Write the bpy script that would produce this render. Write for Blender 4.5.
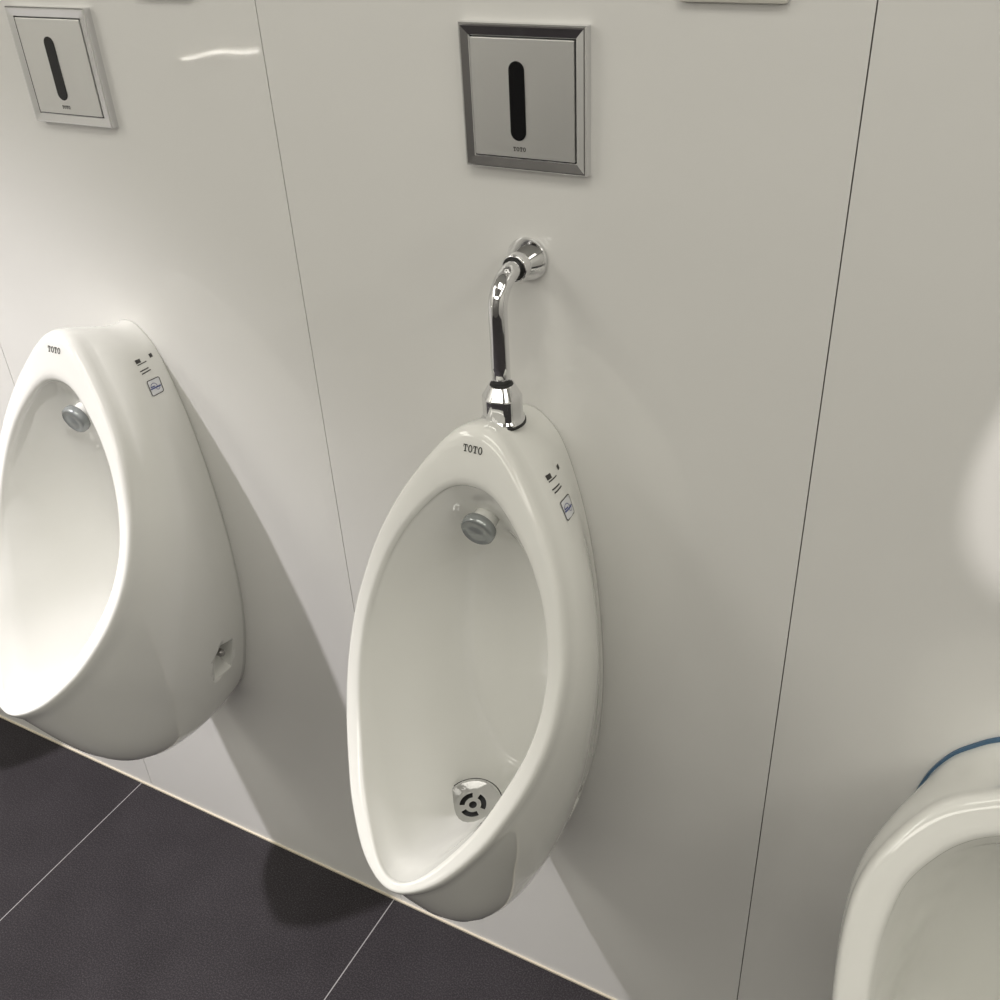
import bpy, bmesh, math, random
from mathutils import Vector, Matrix
from mathutils.bvhtree import BVHTree
import numpy as np

for o in list(bpy.data.objects):
    bpy.data.objects.remove(o)
SC = bpy.context.scene
COL = SC.collection
V = Vector

# ------------------------------------------------------------------ camera
cam_d = bpy.data.cameras.new('camera')
cam = bpy.data.objects.new('camera', cam_d)
COL.objects.link(cam)
cam_d.sensor_fit = 'HORIZONTAL'
cam_d.sensor_width = 36.0
cam_d.lens = 36.0 * 1.0233
cam_d.clip_start = 0.02
yaw, pitch, roll = -0.5226, 0.5823, -0.0573
F = V((math.sin(yaw) * math.cos(pitch), math.cos(yaw) * math.cos(pitch), -math.sin(pitch)))
R0 = F.cross(V((0, 0, 1))).normalized()
U0 = R0.cross(F)
R = math.cos(roll) * R0 + math.sin(roll) * U0
U = -math.sin(roll) * R0 + math.cos(roll) * U0
cam.matrix_world = Matrix(((R.x, U.x, -F.x, 0.527), (R.y, U.y, -F.y, -0.8574), (R.z, U.z, -F.z, 1.5562), (0, 0, 0, 1)))
SC.camera = cam

# ------------------------------------------------------------------ world and lights
CEIL = 2.5
w = bpy.data.worlds.new('world')
SC.world = w
w.use_nodes = True
w.node_tree.nodes['Background'].inputs[0].default_value = (1.0, 0.98, 0.94, 1)
w.node_tree.nodes['Background'].inputs[1].default_value = 0.25

def spot(name, loc, target, energy, angle, blend, color, radius):
    d = bpy.data.lights.new(name, 'SPOT')
    d.energy, d.spot_size, d.spot_blend, d.color, d.shadow_soft_size = energy, math.radians(angle), blend, color, radius
    o = bpy.data.objects.new(name, d)
    o.location = loc
    o.rotation_euler = (V(target) - V(loc)).to_track_quat('-Z', 'Y').to_euler()
    COL.objects.link(o)
    return o

def area(name, loc, sx, sy, energy, color):
    d = bpy.data.lights.new(name, 'AREA')
    d.shape = 'RECTANGLE'
    d.size, d.size_y, d.energy, d.color = sx, sy, energy, color
    o = bpy.data.objects.new(name, d)
    o.location = loc
    COL.objects.link(o)
    return o

LAMP_A = (-0.91, -0.95, CEIL - 0.06)
spot('spot_beam', LAMP_A, (-0.91, -0.88, 0), 225, 82, 0.79, (1.0, 0.955, 0.985), 0.03)
PATCH_SPOT = (1.25, -0.95, CEIL - 0.06)
spot('spot_beam', PATCH_SPOT, (0.655, 0.0, 1.150), 90, 7.8, 0.12, (1.0, 0.945, 0.92), 0.010)  # added narrow spot, its cone shaped into the bright patch on wall_front
area('fill_light', (0.45, -0.85, CEIL - 0.02), 1.2, 0.5, 9, (1.0, 0.965, 0.865))  # these area lights are added fill without fittings, tuned for overall brightness
area('fill_light', (1.90, -1.2, CEIL - 0.02), 0.6, 1.8, 14, (1.0, 0.965, 0.865))
area('fill_light', (-1.60, -1.6, CEIL - 0.02), 0.6, 1.8, 21, (1.0, 0.965, 0.88))
area('fill_light', (0.30, -2.8, CEIL - 0.02), 2.4, 0.8, 32, (1.0, 0.965, 0.865))

SC.view_settings.view_transform = 'Standard'
SC.view_settings.look = 'None'
SC.view_settings.gamma = 1.0
SC.view_settings.use_curve_mapping = False
SC.view_settings.exposure = -0.07

# ------------------------------------------------------------------ materials
def mat(name, base, rough=0.5, metal=0.0, coat=0.0, spec=0.5, ior=1.5):
    m = bpy.data.materials.new(name)
    m.use_nodes = True
    b = m.node_tree.nodes['Principled BSDF']
    b.inputs['Base Color'].default_value = (*base, 1)
    b.inputs['Roughness'].default_value = rough
    b.inputs['Metallic'].default_value = metal
    b.inputs['Coat Weight'].default_value = coat
    b.inputs['Coat Roughness'].default_value = 0.02
    b.inputs['Specular IOR Level'].default_value = spec
    b.inputs['IOR'].default_value = ior
    return m, m.node_tree, b

def add_bump(nt, b, scale, strength, dist, detail=2.0, socket='Normal'):
    tc = nt.nodes.new('ShaderNodeTexCoord')
    n = nt.nodes.new('ShaderNodeTexNoise')
    n.inputs['Scale'].default_value = scale
    n.inputs['Detail'].default_value = detail
    bp = nt.nodes.new('ShaderNodeBump')
    bp.inputs['Strength'].default_value = strength
    bp.inputs['Distance'].default_value = dist
    nt.links.new(tc.outputs['Object'], n.inputs['Vector'])
    nt.links.new(n.outputs['Fac'], bp.inputs['Height'])
    nt.links.new(bp.outputs['Normal'], b.inputs[socket])
    return n

M = {}
M['ceramic'], nt, b = mat('ceramic_glaze', (0.78, 0.78, 0.75), 0.04, spec=0.6)
add_bump(nt, b, 7.0, 0.25, 0.004, 1.0)
M['panel'], nt, b = mat('white_gloss_panel', (0.74, 0.735, 0.715), 0.035, spec=0.55)
add_bump(nt, b, 4.5, 0.30, 0.008, 1.5)
M['joint'], _, _ = mat('dark_joint', (0.09, 0.085, 0.08), 0.8)
M['chrome'], _, _ = mat('chrome', (0.78, 0.78, 0.79), 0.05, 1.0)
M['brushed'], nt, b = mat('brushed_steel', (0.74, 0.74, 0.725), 0.48, 1.0)
add_bump(nt, b, 400.0, 0.05, 0.0005)
M['black'], _, _ = mat('black_window', (0.006, 0.006, 0.007), 0.08)
M['rubber'], _, _ = mat('black_rubber', (0.012, 0.012, 0.012), 0.5)
M['ink'], _, _ = mat('dark_print', (0.035, 0.033, 0.03), 0.5)
M['blue_ink'], _, _ = mat('blue_print', (0.06, 0.08, 0.25), 0.5)
M['sticker'], _, _ = mat('clear_sticker', (0.72, 0.73, 0.76), 0.25)
M['silicone'], _, _ = mat('silicone', (0.66, 0.60, 0.48), 0.35)
M['grey_plastic'], _, _ = mat('grey_spreader', (0.30, 0.32, 0.32), 0.10, 0.35)
M['white_plastic'], _, _ = mat('white_plastic', (0.74, 0.72, 0.66), 0.3)
M['grey_metal'], _, _ = mat('grey_metal', (0.35, 0.34, 0.33), 0.3, 0.6)
M['blue_film'], _, _ = mat('blue_film', (0.06, 0.13, 0.22), 0.3)
M['plaster'], _, _ = mat('plaster', (0.78, 0.775, 0.75), 0.7)
M['dark_wall'], _, _ = mat('dark_wall_paint', (0.17, 0.165, 0.16), 0.6)
M['lamp'], nt, b = mat('lamp_glow', (1, 1, 1), 0.5)
b.inputs['Emission Color'].default_value = (1, 0.95, 0.88, 1)
b.inputs['Emission Strength'].default_value = 25.0
# dark honed floor tile with fine light specks
M['tile'], nt, b = mat('dark_floor_tile', (0.06, 0.055, 0.058), 0.36, spec=0.12)
tc = nt.nodes.new('ShaderNodeTexCoord')
n1 = nt.nodes.new('ShaderNodeTexNoise'); n1.inputs['Scale'].default_value = 420; n1.inputs['Detail'].default_value = 2
n2 = nt.nodes.new('ShaderNodeTexNoise'); n2.inputs['Scale'].default_value = 9; n2.inputs['Detail'].default_value = 6
r1 = nt.nodes.new('ShaderNodeValToRGB')
r1.color_ramp.elements[0].position = 0.45; r1.color_ramp.elements[0].color = (0.030, 0.027, 0.030, 1)
r1.color_ramp.elements[1].position = 0.80; r1.color_ramp.elements[1].color = (0.085, 0.078, 0.085, 1)
mx = nt.nodes.new('ShaderNodeMix'); mx.data_type = 'RGBA'; mx.blend_type = 'MULTIPLY'; mx.inputs[0].default_value = 0.5
r2 = nt.nodes.new('ShaderNodeValToRGB')
r2.color_ramp.elements[0].position = 0.3; r2.color_ramp.elements[0].color = (0.6, 0.6, 0.6, 1)
r2.color_ramp.elements[1].position = 0.7; r2.color_ramp.elements[1].color = (1, 1, 1, 1)
for n in (n1, n2): nt.links.new(tc.outputs['Object'], n.inputs['Vector'])
nt.links.new(n1.outputs['Fac'], r1.inputs[0]); nt.links.new(n2.outputs['Fac'], r2.inputs[0])
nt.links.new(r1.outputs[0], mx.inputs[6]); nt.links.new(r2.outputs[0], mx.inputs[7])
nt.links.new(mx.outputs[2], b.inputs['Base Color'])
bp = nt.nodes.new('ShaderNodeBump'); bp.inputs['Strength'].default_value = 0.02; bp.inputs['Distance'].default_value = 0.001
nt.links.new(n1.outputs['Fac'], bp.inputs['Height']); nt.links.new(bp.outputs['Normal'], b.inputs['Normal'])
M['grout'], _, _ = mat('light_grout', (0.34, 0.33, 0.33), 0.8)

# ------------------------------------------------------------------ mesh helpers
def obj(name, bm, m, parent=None, smooth=False, loc=None):
    me = bpy.data.meshes.new(name)
    bm.normal_update()
    bm.to_mesh(me); bm.free()
    mats = m if isinstance(m, (list, tuple)) else [m]
    for k in mats: me.materials.append(M[k])
    if smooth:
        for p in me.polygons: p.use_smooth = True
    o = bpy.data.objects.new(name, me)
    COL.objects.link(o)
    if parent: o.parent = parent
    if loc: o.location = loc
    return o

def tag(o, label, cat, group=None):
    o['label'] = label; o['category'] = cat
    if group: o['group'] = group
    return o

def empty(name, loc=(0, 0, 0)):
    o = bpy.data.objects.new(name, None)
    o.empty_display_size = 0.05
    o.location = loc
    COL.objects.link(o)
    return o

def box(bm, x0, x1, y0, y1, z0, z1, mi=0, bevel=0.0):
    r = bmesh.ops.create_cube(bm, size=1.0)
    vs = r['verts']
    for v in vs:
        v.co = V(((x0 + x1) / 2 + v.co.x * (x1 - x0), (y0 + y1) / 2 + v.co.y * (y1 - y0), (z0 + z1) / 2 + v.co.z * (z1 - z0)))
    fs = set(f for v in vs for f in v.link_faces)
    for f in fs: f.material_index = mi
    if bevel:
        es = list(set(e for f in fs for e in f.edges))
        bmesh.ops.bevel(bm, geom=es, offset=bevel, segments=2, affect='EDGES', profile=0.5)

def lathe(bm, prof, origin, axis, n=48, sides=None, cap0=True, cap1=True):
    """prof: list of (radius, distance along axis)"""
    a = V(axis).normalized()
    t = V((0, 0, 1)) if abs(a.z) < 0.9 else V((1, 0, 0))
    e1 = a.cross(t).normalized(); e2 = a.cross(e1)
    rings = []
    for r, h in prof:
        rings.append([bm.verts.new(V(origin) + a * h + (e1 * math.cos(2 * math.pi * i / n) + e2 * math.sin(2 * math.pi * i / n)) * r) for i in range(n)])
    for k in range(len(rings) - 1):
        for i in range(n):
            j = (i + 1) % n
            bm.faces.new((rings[k][i], rings[k][j], rings[k + 1][j], rings[k + 1][i]))
    if cap0: bm.faces.new(rings[0][::-1])
    if cap1: bm.faces.new(rings[-1])
    return rings

def tube(bm, pts, r, n=32):
    pts = [V(p) for p in pts]
    rings = []
    side = V((1, 0, 0))
    for k, p in enumerate(pts):
        d = (pts[min(k + 1, len(pts) - 1)] - pts[max(k - 1, 0)]).normalized()
        s = (side - d * side.dot(d)).normalized(); u = d.cross(s)
        rings.append([bm.verts.new(p + (s * math.cos(2 * math.pi * i / n) + u * math.sin(2 * math.pi * i / n)) * r) for i in range(n)])
    for k in range(len(rings) - 1):
        for i in range(n):
            j = (i + 1) % n
            bm.faces.new((rings[k][i], rings[k][j], rings[k + 1][j], rings[k + 1][i]))
    bm.faces.new(rings[0][::-1]); bm.faces.new(rings[-1])

# ------------------------------------------------------------------ setting
SEAM, PW = -0.2107, 0.5868
XL, XR, YB = -1.971, 2.7237, -3.4
bm = bmesh.new()
k = -3
g = 0.0006
while SEAM + k * PW < XR - 0.01:
    x0, x1 = SEAM + k * PW, SEAM + (k + 1) * PW
    box(bm, x0 + g, x1 - g, 0.0, 0.006, 0.0, CEIL, 0)
    k += 1
box(bm, XL, XR, 0.006, 0.03, 0.0, CEIL, 1)
o = obj('wall_front', bm, ['panel', 'joint']); o['kind'] = 'structure'
# floor tiles, 600 mm, with thin light joints
bm = bmesh.new()
T, t0, gj = 0.6, -0.825, 0.0011
for i in range(-2, 7):
    for j in range(0, 6):
        xa, xb = max(XL, t0 + i * T + gj), min(XR, t0 + (i + 1) * T - gj)
        ya, yb = max(YB, -(j + 1) * T + gj), min(0.0, -j * T - (gj if j else 0))
        if xb - xa > 0.01 and yb - ya > 0.01: box(bm, xa, xb, ya, yb, -0.02, 0.0, 0)
box(bm, XL, XR, YB, 0.03, -0.04, -0.0006, 1)
o = obj('floor', bm, ['tile', 'grout']); o['kind'] = 'structure'
def slab(name, *a, m='plaster'):
    bm = bmesh.new(); box(bm, *a); o = obj(name, bm, m); o['kind'] = 'structure'; return o
slab('ceiling', XL, XR, YB, 0.03, CEIL, CEIL + 0.03)
slab('wall_left', XL - 0.03, XL, YB, 0.03, -0.04, CEIL + 0.03)
slab('wall_right', XR, XR + 0.03, YB, 0.03, -0.04, CEIL + 0.03)
slab('wall_back', XL, XR, YB - 0.03, YB, -0.04, CEIL + 0.03, m='dark_wall')
# silicone bead along the wall foot
bm = bmesh.new()
box(bm, XL, XR, -0.003, 0.0, 0.0, 0.0035, 0)
o = obj('trim_1', bm, 'silicone'); o['kind'] = 'structure'

# ------------------------------------------------------------------ urinal body
def catmull(pts, n):
    """dense open Catmull-Rom through pts (end tangents mirrored across dx = 0)"""
    P = [np.array(p, float) for p in pts]
    P = [P[1] * np.array([-1, 1])] + P + [P[-2] * np.array([-1, 1])]
    out = []
    for i in range(1, len(P) - 2):
        for t in np.linspace(0, 1, 40, endpoint=False):
            a, b_, c, d = P[i - 1], P[i], P[i + 1], P[i + 2]
            out.append(0.5 * (2 * b_ + (c - a) * t + (2 * a - 5 * b_ + 4 * c - d) * t * t + (3 * b_ - a - 3 * c + d) * t ** 3))
    out.append(P[-2])
    out = np.array(out)
    s = np.concatenate([[0], np.cumsum(np.hypot(*np.diff(out, axis=0).T))]); s /= s[-1]
    u = np.linspace(0, 1, n)
    return np.stack([np.interp(u, s, out[:, 0]), np.interp(u, s, out[:, 1])], 1)

H = 80          # samples along the right half
def ring(pts):
    r = catmull(pts, H + 1)
    r[0, 0] = 0; r[-1, 0] = 0
    l = r[1:-1][::-1] * np.array([-1, 1])
    return np.concatenate([r, l])      # clockwise from the top, right side first

MAIN = dict(
    OPEN=ring([(0, 1.0084), (.0220, 1.0037), (.0430, .9875), (.0694, .9551), (.0884, .9198), (.1008, .8826), (.1075, .8455), (.1078, .8083), (.1015, .7711), (.0874, .7340), (.0680, .6968), (.0422, .6663), (.0200, .6485), (0, .6434)]),
    RIM=ring([(0, 1.0707), (.0260, 1.0613), (.0545, 1.0294), (.0833, .9862), (.1058, .9392), (.1196, .8922), (.1272, .8499), (.1268, .7983), (.1168, .7513), (.0999, .7118), (.0777, .6780), (.0430, .6479), (0, .6348)]),
    BACK=ring([(0, 1.0384), (.0200, 1.0310), (.0430, 1.0010), (.0657, .9281), (.0804, .8449), (.0893, .7512), (.0918, .6680), (.0871, .5848), (.0749, .5119), (.0556, .4443), (.0320, .4027), (0, .3819)]),
    YC=np.polyfit([.60, .70, .80, .90, 1.00, 1.10], [-.3937, -.2789, -.2088, -.1676, -.1333, -.1030], 4), c0=.83, yb=-.050, fold=7.0)
# the wider low model
LOW = dict(
    OPEN=ring([(0, .791), (.030, .788), (.055, .7795), (.076, .769), (.096, .752), (.117, .722), (.125, .683), (.124, .645), (.117, .600), (.100, .55), (.072, .512), (.036, .491), (0, .485)]),
    RIM=ring([(0, .826), (.035, .822), (.064, .812), (.101, .795), (.124, .774), (.146, .742), (.158, .712), (.161, .680), (.158, .64), (.147, .58), (.124, .52), (.090, .48), (.048, .458), (0, .450)]),
    BACK=ring([(0, .790), (.035, .784), (.065, .767), (.084, .750), (.104, .725), (.121, .682), (.129, .62), (.125, .52), (.108, .42), (.070, .345), (.035, .318), (0, .31)]),
    YC=np.polyfit([.45, .55, .70, .82], [-.372, -.300, -.195, -.110], 2), c0=.64, yb=-.040, fold=3.0)
def smooth01(x): 
    x = np.clip(x, 0, 1); return x * x * (3 - 2 * x)

def body_rings(S):
    OPEN, RIM, BACK, YC = S['OPEN'], S['RIM'], S['BACK'], S['YC']
    Y = lambda z: np.polyval(YC, z)
    onface = lambda r: np.stack([r[:, 0], Y(r[:, 1]), r[:, 1]], 1)
    def inward(z):
        d = np.polyval(np.polyder(YC), z)
        n = np.stack([0 * d, np.ones_like(d), -d], 1)
        return n / np.linalg.norm(n, axis=1)[:, None]
    rings = []
    # hollow: from the middle of the back outwards to the opening
    c0 = np.array([0.0, S['c0']])
    zb = OPEN[:, 1].min()
    for r in np.linspace(0.03, 0.992, 64):
        q = c0 + (OPEN - c0) * r
        y = Y(q[:, 1])
        yb = S['yb'] - 0.03 * smooth01((zb + .085 - q[:, 1]) / 0.15)
        D = yb - y
        # flat back, narrow at the top and wide low down, meeting sloped side walls in a soft fold
        rf = 0.38 + 0.46 * smooth01((zb + .30 - q[:, 1]) / 0.26)
        a = np.maximum((1 - r) / (1 - rf), 1e-6)
        m = S['fold']
        h = (1 + a ** -m) ** (-1 / m)
        z = q[:, 1] - 1.25 * h * np.maximum(0, D - 0.13)
        wide = 1 + 0.32 * h * smooth01((zb + .17 - q[:, 1]) / 0.17)
        rings.append(np.stack([q[:, 0] * wide, y + .0085 + h * (D - .0085), z], 1))
    # rolled rim
    nr = inward(RIM[:, 1])
    for f, d in [(0.0, .0075), (.03, .004), (.09, .0015), (.18, .0002), (.32, 0), (.5, 0), (.66, 0), (.78, .0004), (.87, .0018), (.94, .0050), (.98, .0105), (.995, .0165)]:
        q = OPEN + (RIM - OPEN) * f
        rings.append(onface(q) + inward(q[:, 1]) * d)
    # outside: a Bezier from the rim's edge back to the wall
    P0 = onface(RIM) + nr * 0.026
    P3 = np.stack([BACK[:, 0], 0 * BACK[:, 0], BACK[:, 1]], 1)
    tan = np.roll(BACK, -1, 0) - np.roll(BACK, 1, 0)
    nb = np.stack([-tan[:, 1], 0 * tan[:, 0], tan[:, 0]], 1); nb /= np.linalg.norm(nb, axis=1)[:, None]
    if nb[H // 2, 0] < 0: nb = -nb
    L = np.linalg.norm(P3 - P0, axis=1)[:, None]
    low = smooth01(-nb[:, 2])[:, None]
    up = smooth01(nb[:, 2] * 1.3 - 0.3)[:, None]
    P1 = P0 + nr * L * (0.40 - 0.1725 * low) + nb * (0.015 - 0.015 * up + 0.0307 * low)
    P2 = P3 + np.array([0, -1.0, 0]) * L * (0.3344 + 0.2243 * low) + nb * (0.0115 - 0.014 * up + 0.0301 * low)
    for t in np.linspace(0, 1, 34):
        rings.append(P0 * (1 - t) ** 3 + 3 * P1 * t * (1 - t) ** 2 + 3 * P2 * t * t * (1 - t) + P3 * t ** 3)
    return rings

def body_mesh(S):
    bm = bmesh.new()
    RS = body_rings(S)
    vr = [[bm.verts.new(p) for p in r] for r in RS]
    n = len(vr[0])
    c = bm.verts.new(V(np.mean(RS[0], 0)))
    for i in range(n):
        bm.faces.new((c, vr[0][(i + 1) % n], vr[0][i]))
    for k in range(len(vr) - 1):
        for i in range(n):
            j = (i + 1) % n
            bm.faces.new((vr[k][i], vr[k][j], vr[k + 1][j], vr[k + 1][i]))
    bm.faces.new(vr[-1])
    bmesh.ops.recalc_face_normals(bm, faces=bm.faces)
    return bm

bm = body_mesh(MAIN)
BVH = BVHTree.FromBMesh(bm)
def hit(o, d):
    p, n, i, dist = BVH.ray_cast(V(o), V(d).normalized())
    return p, n
def front(x, z):
    p, n = hit((x, -1, z), (0, 1, 0)); return p + n * 0.0004
def side(y, z):
    p, n = hit((0.5, y, z), (-1, 0, 0)); return p + n * 0.0004

def cut_recess(body):
    """pocket for the fixing screw, low on the right side near the wall"""
    cb = bmesh.new()
    pts_o = [(-.0850, .484), (-.0400, .478), (-.0350, .549), (-.0670, .565), (-.0870, .547)]
    pts_i = [(-.0800, .530), (-.0430, .512), (-.0370, .548), (-.0660, .563), (-.0840, .546)]
    outer = [cb.verts.new((0.20, y, z)) for y, z in pts_o]
    mid = [cb.verts.new((0.102, y, z)) for y, z in pts_o]
    inner = [cb.verts.new((0.050, y, z)) for y, z in pts_i]
    for A, B in ((outer, mid), (mid, inner)):
        for i in range(5):
            cb.faces.new((A[i], A[(i + 1) % 5], B[(i + 1) % 5], B[i]))
    cb.faces.new(outer[::-1]); cb.faces.new(inner)
    bmesh.ops.recalc_face_normals(cb, faces=cb.faces)
    cut = obj('cutter', cb, 'ceramic')
    md = body.modifiers.new('pocket', 'BOOLEAN')
    md.operation = 'DIFFERENCE'; md.object = cut; md.solver = 'EXACT'
    dg = bpy.context.evaluated_depsgraph_get()
    me = bpy.data.meshes.new_from_object(body.evaluated_get(dg))
    body.modifiers.clear()
    body.data = me
    bpy.data.objects.remove(cut)

# lettering: slab-serif T and O as small polygons, conformed to a surface
def bar(x0, x1, z0, z1): return [(x0, z0), (x1, z0), (x1, z1), (x0, z1)]
def letter_T():
    return [bar(0.02, 0.98, 0.84, 1.0), bar(0.36, 0.64, 0.14, 0.84), bar(0.20, 0.80, 0.0, 0.14), bar(0.02, 0.15, 0.62, 0.84), bar(0.85, 0.98, 0.62, 0.84)]
def letter_O():
    out = []; n = 28
    for i in range(n):
        a, b_ = 2 * math.pi * i / n, 2 * math.pi * (i + 1) / n
        out.append([(0.5 + 0.5 * math.cos(a), 0.5 + 0.52 * math.sin(a)), (0.5 + 0.5 * math.cos(b_), 0.5 + 0.52 * math.sin(b_)),
                    (0.5 + 0.24 * math.cos(b_), 0.5 + 0.37 * math.sin(b_)), (0.5 + 0.24 * math.cos(a), 0.5 + 0.37 * math.sin(a))])
    return out
def word(bm, cx, cz, wid, hei, place):
    lw = wid / 4.45
    for k, ch in enumerate('TOTO'):
        for poly in (letter_T() if ch == 'T' else letter_O()):
            vs = [bm.verts.new(place(cx - wid / 2 + k * lw * 1.15 + x * lw, cz - hei / 2 + z * hei)) for x, z in poly]
            bm.faces.new(vs)
def strip(bm, a, b_, wid, place, n=6):
    a, b_ = np.array(a, float), np.array(b_, float)
    d = (b_ - a) / np.linalg.norm(b_ - a); nn = np.array([-d[1], d[0]]) * wid / 2
    prev = None
    for i in range(n + 1):
        p = a + (b_ - a) * i / n
        cur = (bm.verts.new(place(*(p + nn))), bm.verts.new(place(*(p - nn))))
        if prev: bm.faces.new((prev[0], prev[1], cur[1], cur[0]))
        prev = cur
def curve_strip(bm, pts, wid, place):
    for a, b_ in zip(pts[:-1], pts[1:]): strip(bm, a, b_, wid, place, 1)

def add_marks(root, dy):
    # maker's word on the top of the rim
    bm = bmesh.new(); word(bm, 0.001, 1.0475, 0.0215, 0.0072, front); obj('lettering', bm, 'ink', root)
    # printed marks on the right side; the square matrix code is left out
    bm = bmesh.new()
    strip(bm, (-.0690 + dy, 1.0105), (-.0590 + dy, 1.0085), .0044, side)
    strip(bm, (-.0385 + dy, 1.0045), (-.0320 + dy, 1.0035), .0044, side)
    strip(bm, (-.0690 + dy, 1.0065), (-.0490 + dy, 1.0030), .0011, side)
    strip(bm, (-.0710 + dy, .9995), (-.0520 + dy, .9960), .0013, side)
    strip(bm, (-.0705 + dy, .9960), (-.0500 + dy, .9925), .0013, side)
    obj('printed_text', bm, 'ink', root)
    # square pictogram sticker: frame, film, spray arc and level line
    c = (-.058 + dy, .974)
    def em(u, v): return (c[0] + .0140 * u + .0018 * v, c[1] - .0035 * u + .0088 * v)
    def lay(off):
        def f(u, v):
            y, z = em(u, v)
            p, n = hit((0.5, y, z), (-1, 0, 0)); return p + n * off
        return f
    bm = bmesh.new(); nx = 6; f1 = lay(.0003)
    gv = [[bm.verts.new(f1(.96 * (i / nx * 2 - 1), .96 * (j / nx * 2 - 1))) for j in range(nx + 1)] for i in range(nx + 1)]
    for i in range(nx):
        for j in range(nx): bm.faces.new((gv[i][j], gv[i + 1][j], gv[i + 1][j + 1], gv[i][j + 1]))
    st = obj('sticker', bm, 'sticker', root)
    fr = []
    for (sx, sy, a0) in ((1, 1, 0), (-1, 1, 90), (-1, -1, 180), (1, -1, 270)):
        for k in range(5):
            a = math.radians(a0 + 22.5 * k)
            fr.append((sx * .78 + .22 * math.cos(a), sy * .78 + .22 * math.sin(a)))
    f2 = lay(.0007)
    bm = bmesh.new(); curve_strip(bm, fr + [fr[0]], .11, f2); obj('sticker_frame', bm, 'ink', st)
    bm = bmesh.new()
    curve_strip(bm, [(-.25 + .55 * math.cos(t), -.1 + .62 * math.sin(t)) for t in np.linspace(0.1, 2.9, 12)], .07, f2)
    curve_strip(bm, [(.30 + .30 * math.cos(t), -.15 - .35 * math.sin(t)) for t in np.linspace(0.1, 3.0, 8)], .06, f2)
    strip(bm, (-.85, -.12), (.85, -.12), .17, f2)
    strip(bm, (-.75, .10), (-.10, .10), .14, f2)
    obj('pictogram', bm, 'blue_ink', st)

def make_urinal():
    root = empty('urinal')
    body = obj('body', body_mesh(MAIN), 'ceramic', root, smooth=True)
    cut_recess(body)
    # fixing screw in the pocket
    bm = bmesh.new()
    lathe(bm, [(.0060, -.036), (.0060, .0), (.0042, .003), (.0, .0026)][:3], (0.0850, -.0600, .5400), (1, 0, 0), 16)
    obj('fixing_screw', bm, 'grey_metal', root, smooth=False)
    # water spreader: round cap on a short neck from the back of the bowl
    a = V((0, -1, -0.22)).normalized()
    pb, nb_ = hit((0, -0.5, .958), (0, 1, 0))
    sp0 = V((0, pb.y + .026, .961))
    bm = bmesh.new()
    lathe(bm, [(.0135, -.004), (.0135, .040), (.0130, .044)], sp0, a, 40)
    neck = obj('spreader_neck', bm, 'ceramic', root, smooth=False)
    for p in neck.data.polygons: p.use_smooth = len(p.vertices) == 4
    bm = bmesh.new()
    lathe(bm, [(.0150, .040), (.0183, .042), (.0192, .046), (.0186, .051), (.0160, .0535), (.0150, .0525), (.008, .0540), (.001, .0545)], sp0, a, 48)
    obj('spreader_cap', bm, 'grey_plastic', root, smooth=True)
    # drain strainer on the bowl floor
    p, n = hit((0, -0.30, .86), V((0, -0.172, .570)) - V((0, -0.30, .86)))
    nrm = V((0, n.y, n.z)).normalized()
    nrm = V((0, -0.62, 0.78)).normalized() * 0.5 + nrm * 0.5
    nrm.normalize()
    base = p + nrm * 0.014
    e1 = V((1, 0, 0)); e2 = nrm.cross(e1)
    bm = bmesh.new()
    # dished disc with slots: rings of quads, slots left open over a dark cup
    NA = 72
    rad = [k * 1.04 for k in (0.0, .0045, .0095, .0155, .022, .030, .0325, .0335, .0335)]
    hgt = [0, 0, 0, 0, .0004, .0022, .0026, .0018, -.006]
    vs = [[bm.verts.new(base + e1 * (r * math.cos(2 * math.pi * i / NA)) + e2 * (r * math.sin(2 * math.pi * i / NA)) + nrm * h) for i in range(NA)] if r else None for r, h in zip(rad, hgt)]
    for k in range(1, len(rad) - 1):
        for i in range(NA):
            if k == 2 and (i % 24) < 17: continue       # three curved slots
            j = (i + 1) % NA
            bm.faces.new((vs[k][i], vs[k][j], vs[k + 1][j], vs[k + 1][i]))
    dr = obj('drain_strainer', bm, 'chrome', root, smooth=True)
    bm = bmesh.new()
    lathe(bm, [(r * 1.04, h) for r, h in ((.0348, -.030), (.0348, .0012), (.0337, .0014), (.0337, -.004), (.020, -.004), (.001, -.004))], base, nrm, 48, cap0=True, cap1=True)
    obj('drain_gasket', bm, 'rubber', dr, smooth=False)
    return root

def kids(o): return [c for c in bpy.data.objects if c.parent == o]
def copy_tree(o, parent=None):
    c = o.copy(); COL.objects.link(c)
    if parent: c.parent = parent
    for ch in kids(o): copy_tree(ch, c)
    return c

UG = 'white wall-hung urinals on the glossy wall'
XC, XLEFT, XLOW = 0.0735, -0.5125, 0.660
u0 = make_urinal()
u0.location = (XC, 0, 0)
tag(u0, 'white ceramic wall urinal fed by the chrome flush pipe, centre of the wall', 'urinal', UG)
u1 = copy_tree(u0); u1.location = (XLEFT, 0, 0.002)
tag(u1, 'white ceramic wall urinal without a visible pipe, under the left flush plate', 'urinal', UG)
u3 = copy_tree(u0); u3.location = (XLEFT - 0.587, 0, 0.002)
tag(u3, 'white ceramic wall urinal just beyond the left edge, its shadow on the dark floor', 'urinal', UG)
add_marks(u0, -.017)
add_marks(u1, .017)
u2 = empty('urinal', (XLOW, 0, 0))
obj('body', body_mesh(LOW), 'ceramic', u2, smooth=True)
tag(u2, 'low wide white urinal with a blue line along its back, lower right corner', 'urinal', UG)
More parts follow.
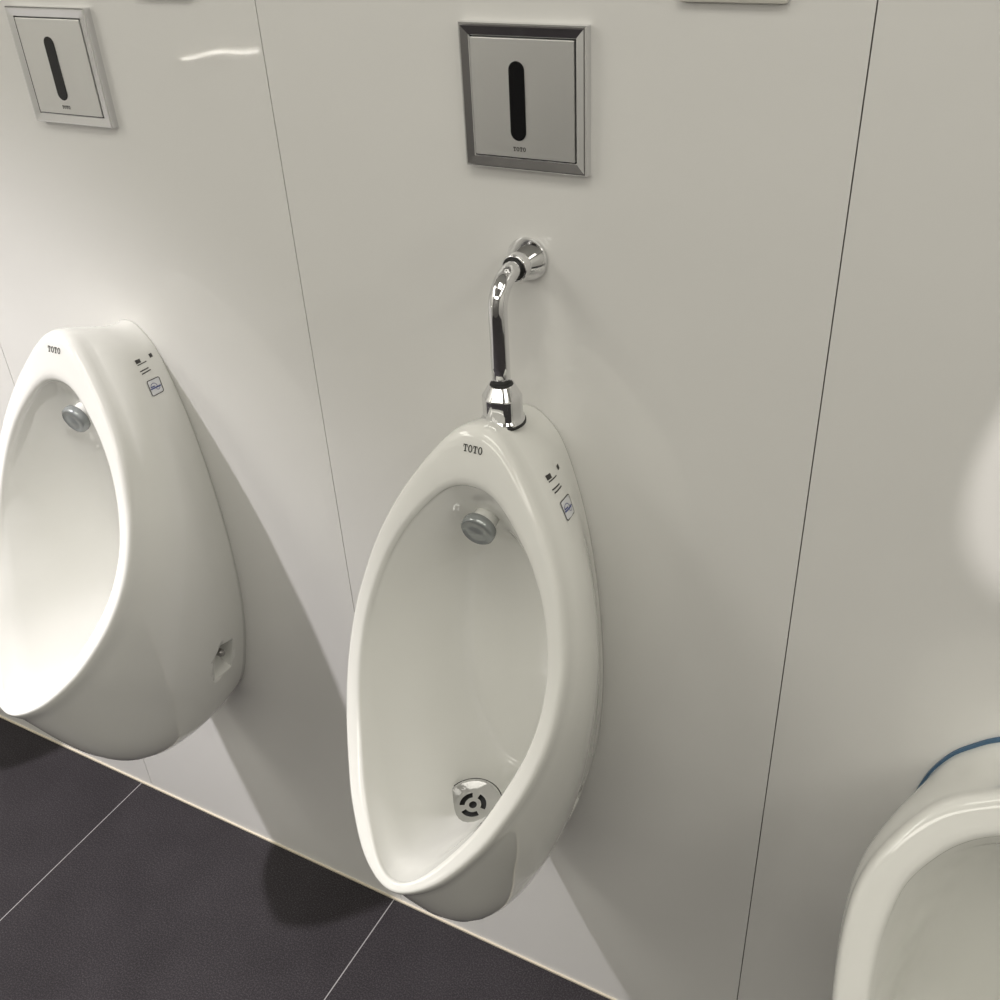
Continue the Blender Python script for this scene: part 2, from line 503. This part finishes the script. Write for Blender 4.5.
# blue film left along the top of the low urinal's back edge
bm = bmesh.new()
pr = None
BK = LOW['BACK']
nbk = len(BK)
for i in range(-34, 35):
    b_ = BK[i % nbk]
    d = np.array([b_[0], b_[1] - 0.60]); d /= np.linalg.norm(d)
    wd = .0045 * (1 - (abs(i) / 35) ** 2) + .0005
    cur = [bm.verts.new((b_[0] + d[0] * q, y, b_[1] + d[1] * q)) for q, y in ((wd, -.0003), (wd, -.0030), (-.001, -.0030), (-.001, -.0003))]
    if pr:
        for a in range(4):
            bm.faces.new((pr[a], pr[(a + 1) % 4], cur[(a + 1) % 4], cur[a]))
    else: bm.faces.new(cur)
    pr = cur
bm.faces.new(pr[::-1])
f = obj('edge_film', bm, 'blue_film', u2); f['label'] = 'blue film strip'

# ------------------------------------------------------------------ flush pipe
PZ = 1.201
top, _ = hit((0, -.066, 1.3), (0, 0, -1))
root = empty('flush_pipe', (0.0805, -.066, top.z))
tz = top.z
def rel(o): o.location = (-0 , 0, 0); return o
bm = bmesh.new()
pts = [(0, 0, 0.034), (0, 0, 0.06), (0, 0, PZ - tz - 0.034)]
for a in np.linspace(0, math.pi / 2, 14)[1:]:
    pts.append((0, 0.030 - 0.030 * math.cos(a), PZ - tz - 0.030 + 0.030 * math.sin(a)))
pts += [(0, .046, PZ - tz), (0, .064, PZ - tz)]
tube(bm, pts, 0.0094, 40)
obj('pipe', bm, 'chrome', root, smooth=True)
bm = bmesh.new()
lathe(bm, [(.0215, 0), (.0218, .0025), (.0205, .0045), (.0135, .019), (.0120, .0205)], (0, .066, PZ - tz), (0, -1, 0), 56)
fl = obj('wall_flange', bm, 'chrome', root)
for p in fl.data.polygons: p.use_smooth = len(p.vertices) == 4
bm = bmesh.new()
lathe(bm, [(.0132, .018), (.0136, .020), (.0136, .029), (.0128, .0305), (.0115, .0305), (.0112, .0285)], (0, .066, PZ - tz), (0, -1, 0), 48)
cl = obj('flange_collar', bm, 'chrome', fl)
for p in cl.data.polygons: p.use_smooth = len(p.vertices) == 4
bm = bmesh.new()
lathe(bm, [(.0114, .027), (.0114, .0309), (.0096, .0312)], (0, .066, PZ - tz), (0, -1, 0), 40)
obj('pipe_seal', bm, 'rubber', fl, smooth=False)
# hexagonal coupling nut: shoulder chamfer, six flats, round foot
bm = bmesh.new()
def hexr(a, R_, rr):
    k = math.pi / 3
    m = ((a + k / 2) % k) - k / 2
    return min(R_ * math.cos(k / 2) / math.cos(m), rr)
n = 96
def hring(R_, rr, h): return [bm.verts.new((hexr(2 * math.pi * i / n + .28, R_, rr) * math.cos(2 * math.pi * i / n), hexr(2 * math.pi * i / n + .28, R_, rr) * math.sin(2 * math.pi * i / n), h)) for i in range(n)]
RR = [hring(.030, .0222, .0005), hring(.030, .0222, .0030), hring(.0224, .0203, .0055), hring(.0222, .0202, .0270), hring(.0218, .0198, .0285), hring(.0150, .0130, .0400), hring(.0143, .0123, .0405), hring(.03, .0100, .0395)]
for a, b_ in zip(RR[:-1], RR[1:]):
    for i in range(n): bm.faces.new((a[i], a[(i + 1) % n], b_[(i + 1) % n], b_[i]))
bm.faces.new(RR[0][::-1]); bm.faces.new(RR[-1])
nut = obj('coupling_nut', bm, 'chrome', root)
bm = bmesh.new(); lathe(bm, [(.0232, -.002), (.0232, .0004), (.0222, .0010)], (0, 0, 0), (0, 0, 1), 48)
obj('gasket', bm, 'rubber', root)
bm = bmesh.new(); lathe(bm, [(.0108, .0390), (.0114, .0408), (.0096, .0418)], (0, 0, 0), (0, 0, 1), 40)
obj('nut_seal', bm, 'rubber', nut)
tag(root, 'chrome elbow flush pipe running from a wall flange down into the centre urinal', 'pipe')

# ------------------------------------------------------------------ sensor flush plates
PLW, PLH = 0.1245, 0.1245
def make_plate():
    root = empty('flush_plate')
    wv, hv = PLW / 2, PLH / 2
    b1 = 0.0105
    bm = bmesh.new()
    # chrome frame: outer wall, rounded arris, flat face falling slightly to the inner edge
    prof = [(0, 0), (0, -.0085), (.0012, -.0100), (.0024, -.0100), (b1 - .0008, -.0088), (b1, -.0080), (b1, -.004)]
    loops = []
    for off, y in prof:
        loops.append([bm.verts.new((sx * (wv - off), y, sz * (hv - off))) for sx, sz in ((-1, 1), (1, 1), (1, -1), (-1, -1))])
    for a, b_ in zip(loops[:-1], loops[1:]):
        for i in range(4): bm.faces.new((a[i], a[(i + 1) % 4], b_[(i + 1) % 4], b_[i]))
    bmesh.ops.recalc_face_normals(bm, faces=bm.faces)
    obj('frame', bm, 'chrome', root)
    bm = bmesh.new()
    box(bm, -wv + b1 - .001, wv - b1 + .001, -.0045, -.0005, -hv + b1 - .001, hv - b1 + .001)
    obj('backing_plate', bm, 'rubber', root)
    bm = bmesh.new()
    box(bm, -wv + b1 + .0010, wv - b1 - .0010, -.0095, -.0045, -hv + b1 + .0010, hv - b1 - .0010, bevel=.0006)
    face = obj('face_plate', bm, 'brushed', root)
    bm = bmesh.new()
    def pill(r, half, y): 
        out = []
        for s, a0 in ((1, 0), (-1, math.pi)):
            for a in np.linspace(0, math.pi, 17): out.append(bm.verts.new((r * math.cos(a + a0), y, s * half + r * math.sin(a + a0) )))
        return out
    L0 = pill(.0078, .0262, -.0095); L1 = pill(.0078, .0262, -.0100); L2 = pill(.0070, .0262, -.0101)
    for a, b_ in ((L0, L1), (L1, L2)):
        for i in range(len(a)): bm.faces.new((a[i], a[(i + 1) % len(a)], b_[(i + 1) % len(a)], b_[i]))
    bm.faces.new(L2); bm.faces.new(L0[::-1])
    bmesh.ops.recalc_face_normals(bm, faces=bm.faces)
    obj('sensor_window', bm, 'black', face, loc=(-.0050, 0, -.0015))
    bm = bmesh.new(); word(bm, -.0045, -.0430, .0130, .0038, lambda x, z: (x, -.0097, z)); obj('lettering', bm, 'ink', face)
    return root
p0 = make_plate(); p0.location = (0.0850, 0, 1.3510)
tag(p0, 'square chrome framed sensor flush plate above the chrome flush pipe', 'flush plate', 'sensor flush plates on the wall')
p1 = copy_tree(p0); p1.location = (-0.5035, 0, 1.3515)
tag(p1, 'square chrome framed sensor flush plate in the upper left corner, no pipe below', 'flush plate', 'sensor flush plates on the wall')

# ------------------------------------------------------------------ plates cut by the top of the frame
bm = bmesh.new(); box(bm, .2245, .3120, -.007, 0, 1.4325, 1.520, bevel=.003)
box(bm, .2310, .3055, -.0085, -.006, 1.4390, 1.5135, bevel=.001)
tag(obj('cover_plate', bm, 'white_plastic'), 'white plastic cover plate at the top edge, right of the centre flush plate', 'cover plate')
bm = bmesh.new(); box(bm, -.364, -.290, -.007, 0, 1.4260, 1.500, bevel=.0015)
box(bm, -.357, -.297, -.0085, -.006, 1.4330, 1.493, bevel=.001)
tag(obj('metal_plate', bm, 'grey_metal'), 'grey metal plate at the top edge, just right of the left flush plate', 'cover plate')

# ------------------------------------------------------------------ ceiling lamps
def downlight(loc, label):
    root = empty('downlight', (loc[0], loc[1], CEIL))
    bm = bmesh.new(); lathe(bm, [(.055, 0), (.055, -.006), (.048, -.008), (.044, -.002), (.044, 0)], (0, 0, 0), (0, 0, 1), 40, cap0=False, cap1=False)
    obj('bezel', bm, 'white_plastic', root, smooth=True)
    bm = bmesh.new(); lathe(bm, [(.044, -.001), (.044, -.003)], (0, 0, 0), (0, 0, 1), 40)
    obj('lens', bm, 'lamp', root)
    tag(root, label, 'ceiling lamp')
downlight(LAMP_A, 'round recessed ceiling downlight above the left urinal')
downlight(PATCH_SPOT, 'round ceiling spot above the low right urinal, added for the bright wall patch')

# ------------------------------------------------------------------ light bar on the left wall, seen mirrored in the gloss panels
root = empty('light_bar', (XL, -1.815, .992))
root.rotation_euler = (math.radians(5.0), 0, 0)
bm = bmesh.new(); box(bm, 0, .03, -.18, .18, -.010, .010, bevel=.003)
obj('housing', bm, 'white_plastic', root)
bm = bmesh.new(); box(bm, .028, .033, -.17, .17, -.0014, .0014)
obj('led_strip', bm, 'lamp', root)
tag(root, 'slim horizontal light bar on the left side wall, mirrored in the glossy panels', 'light')
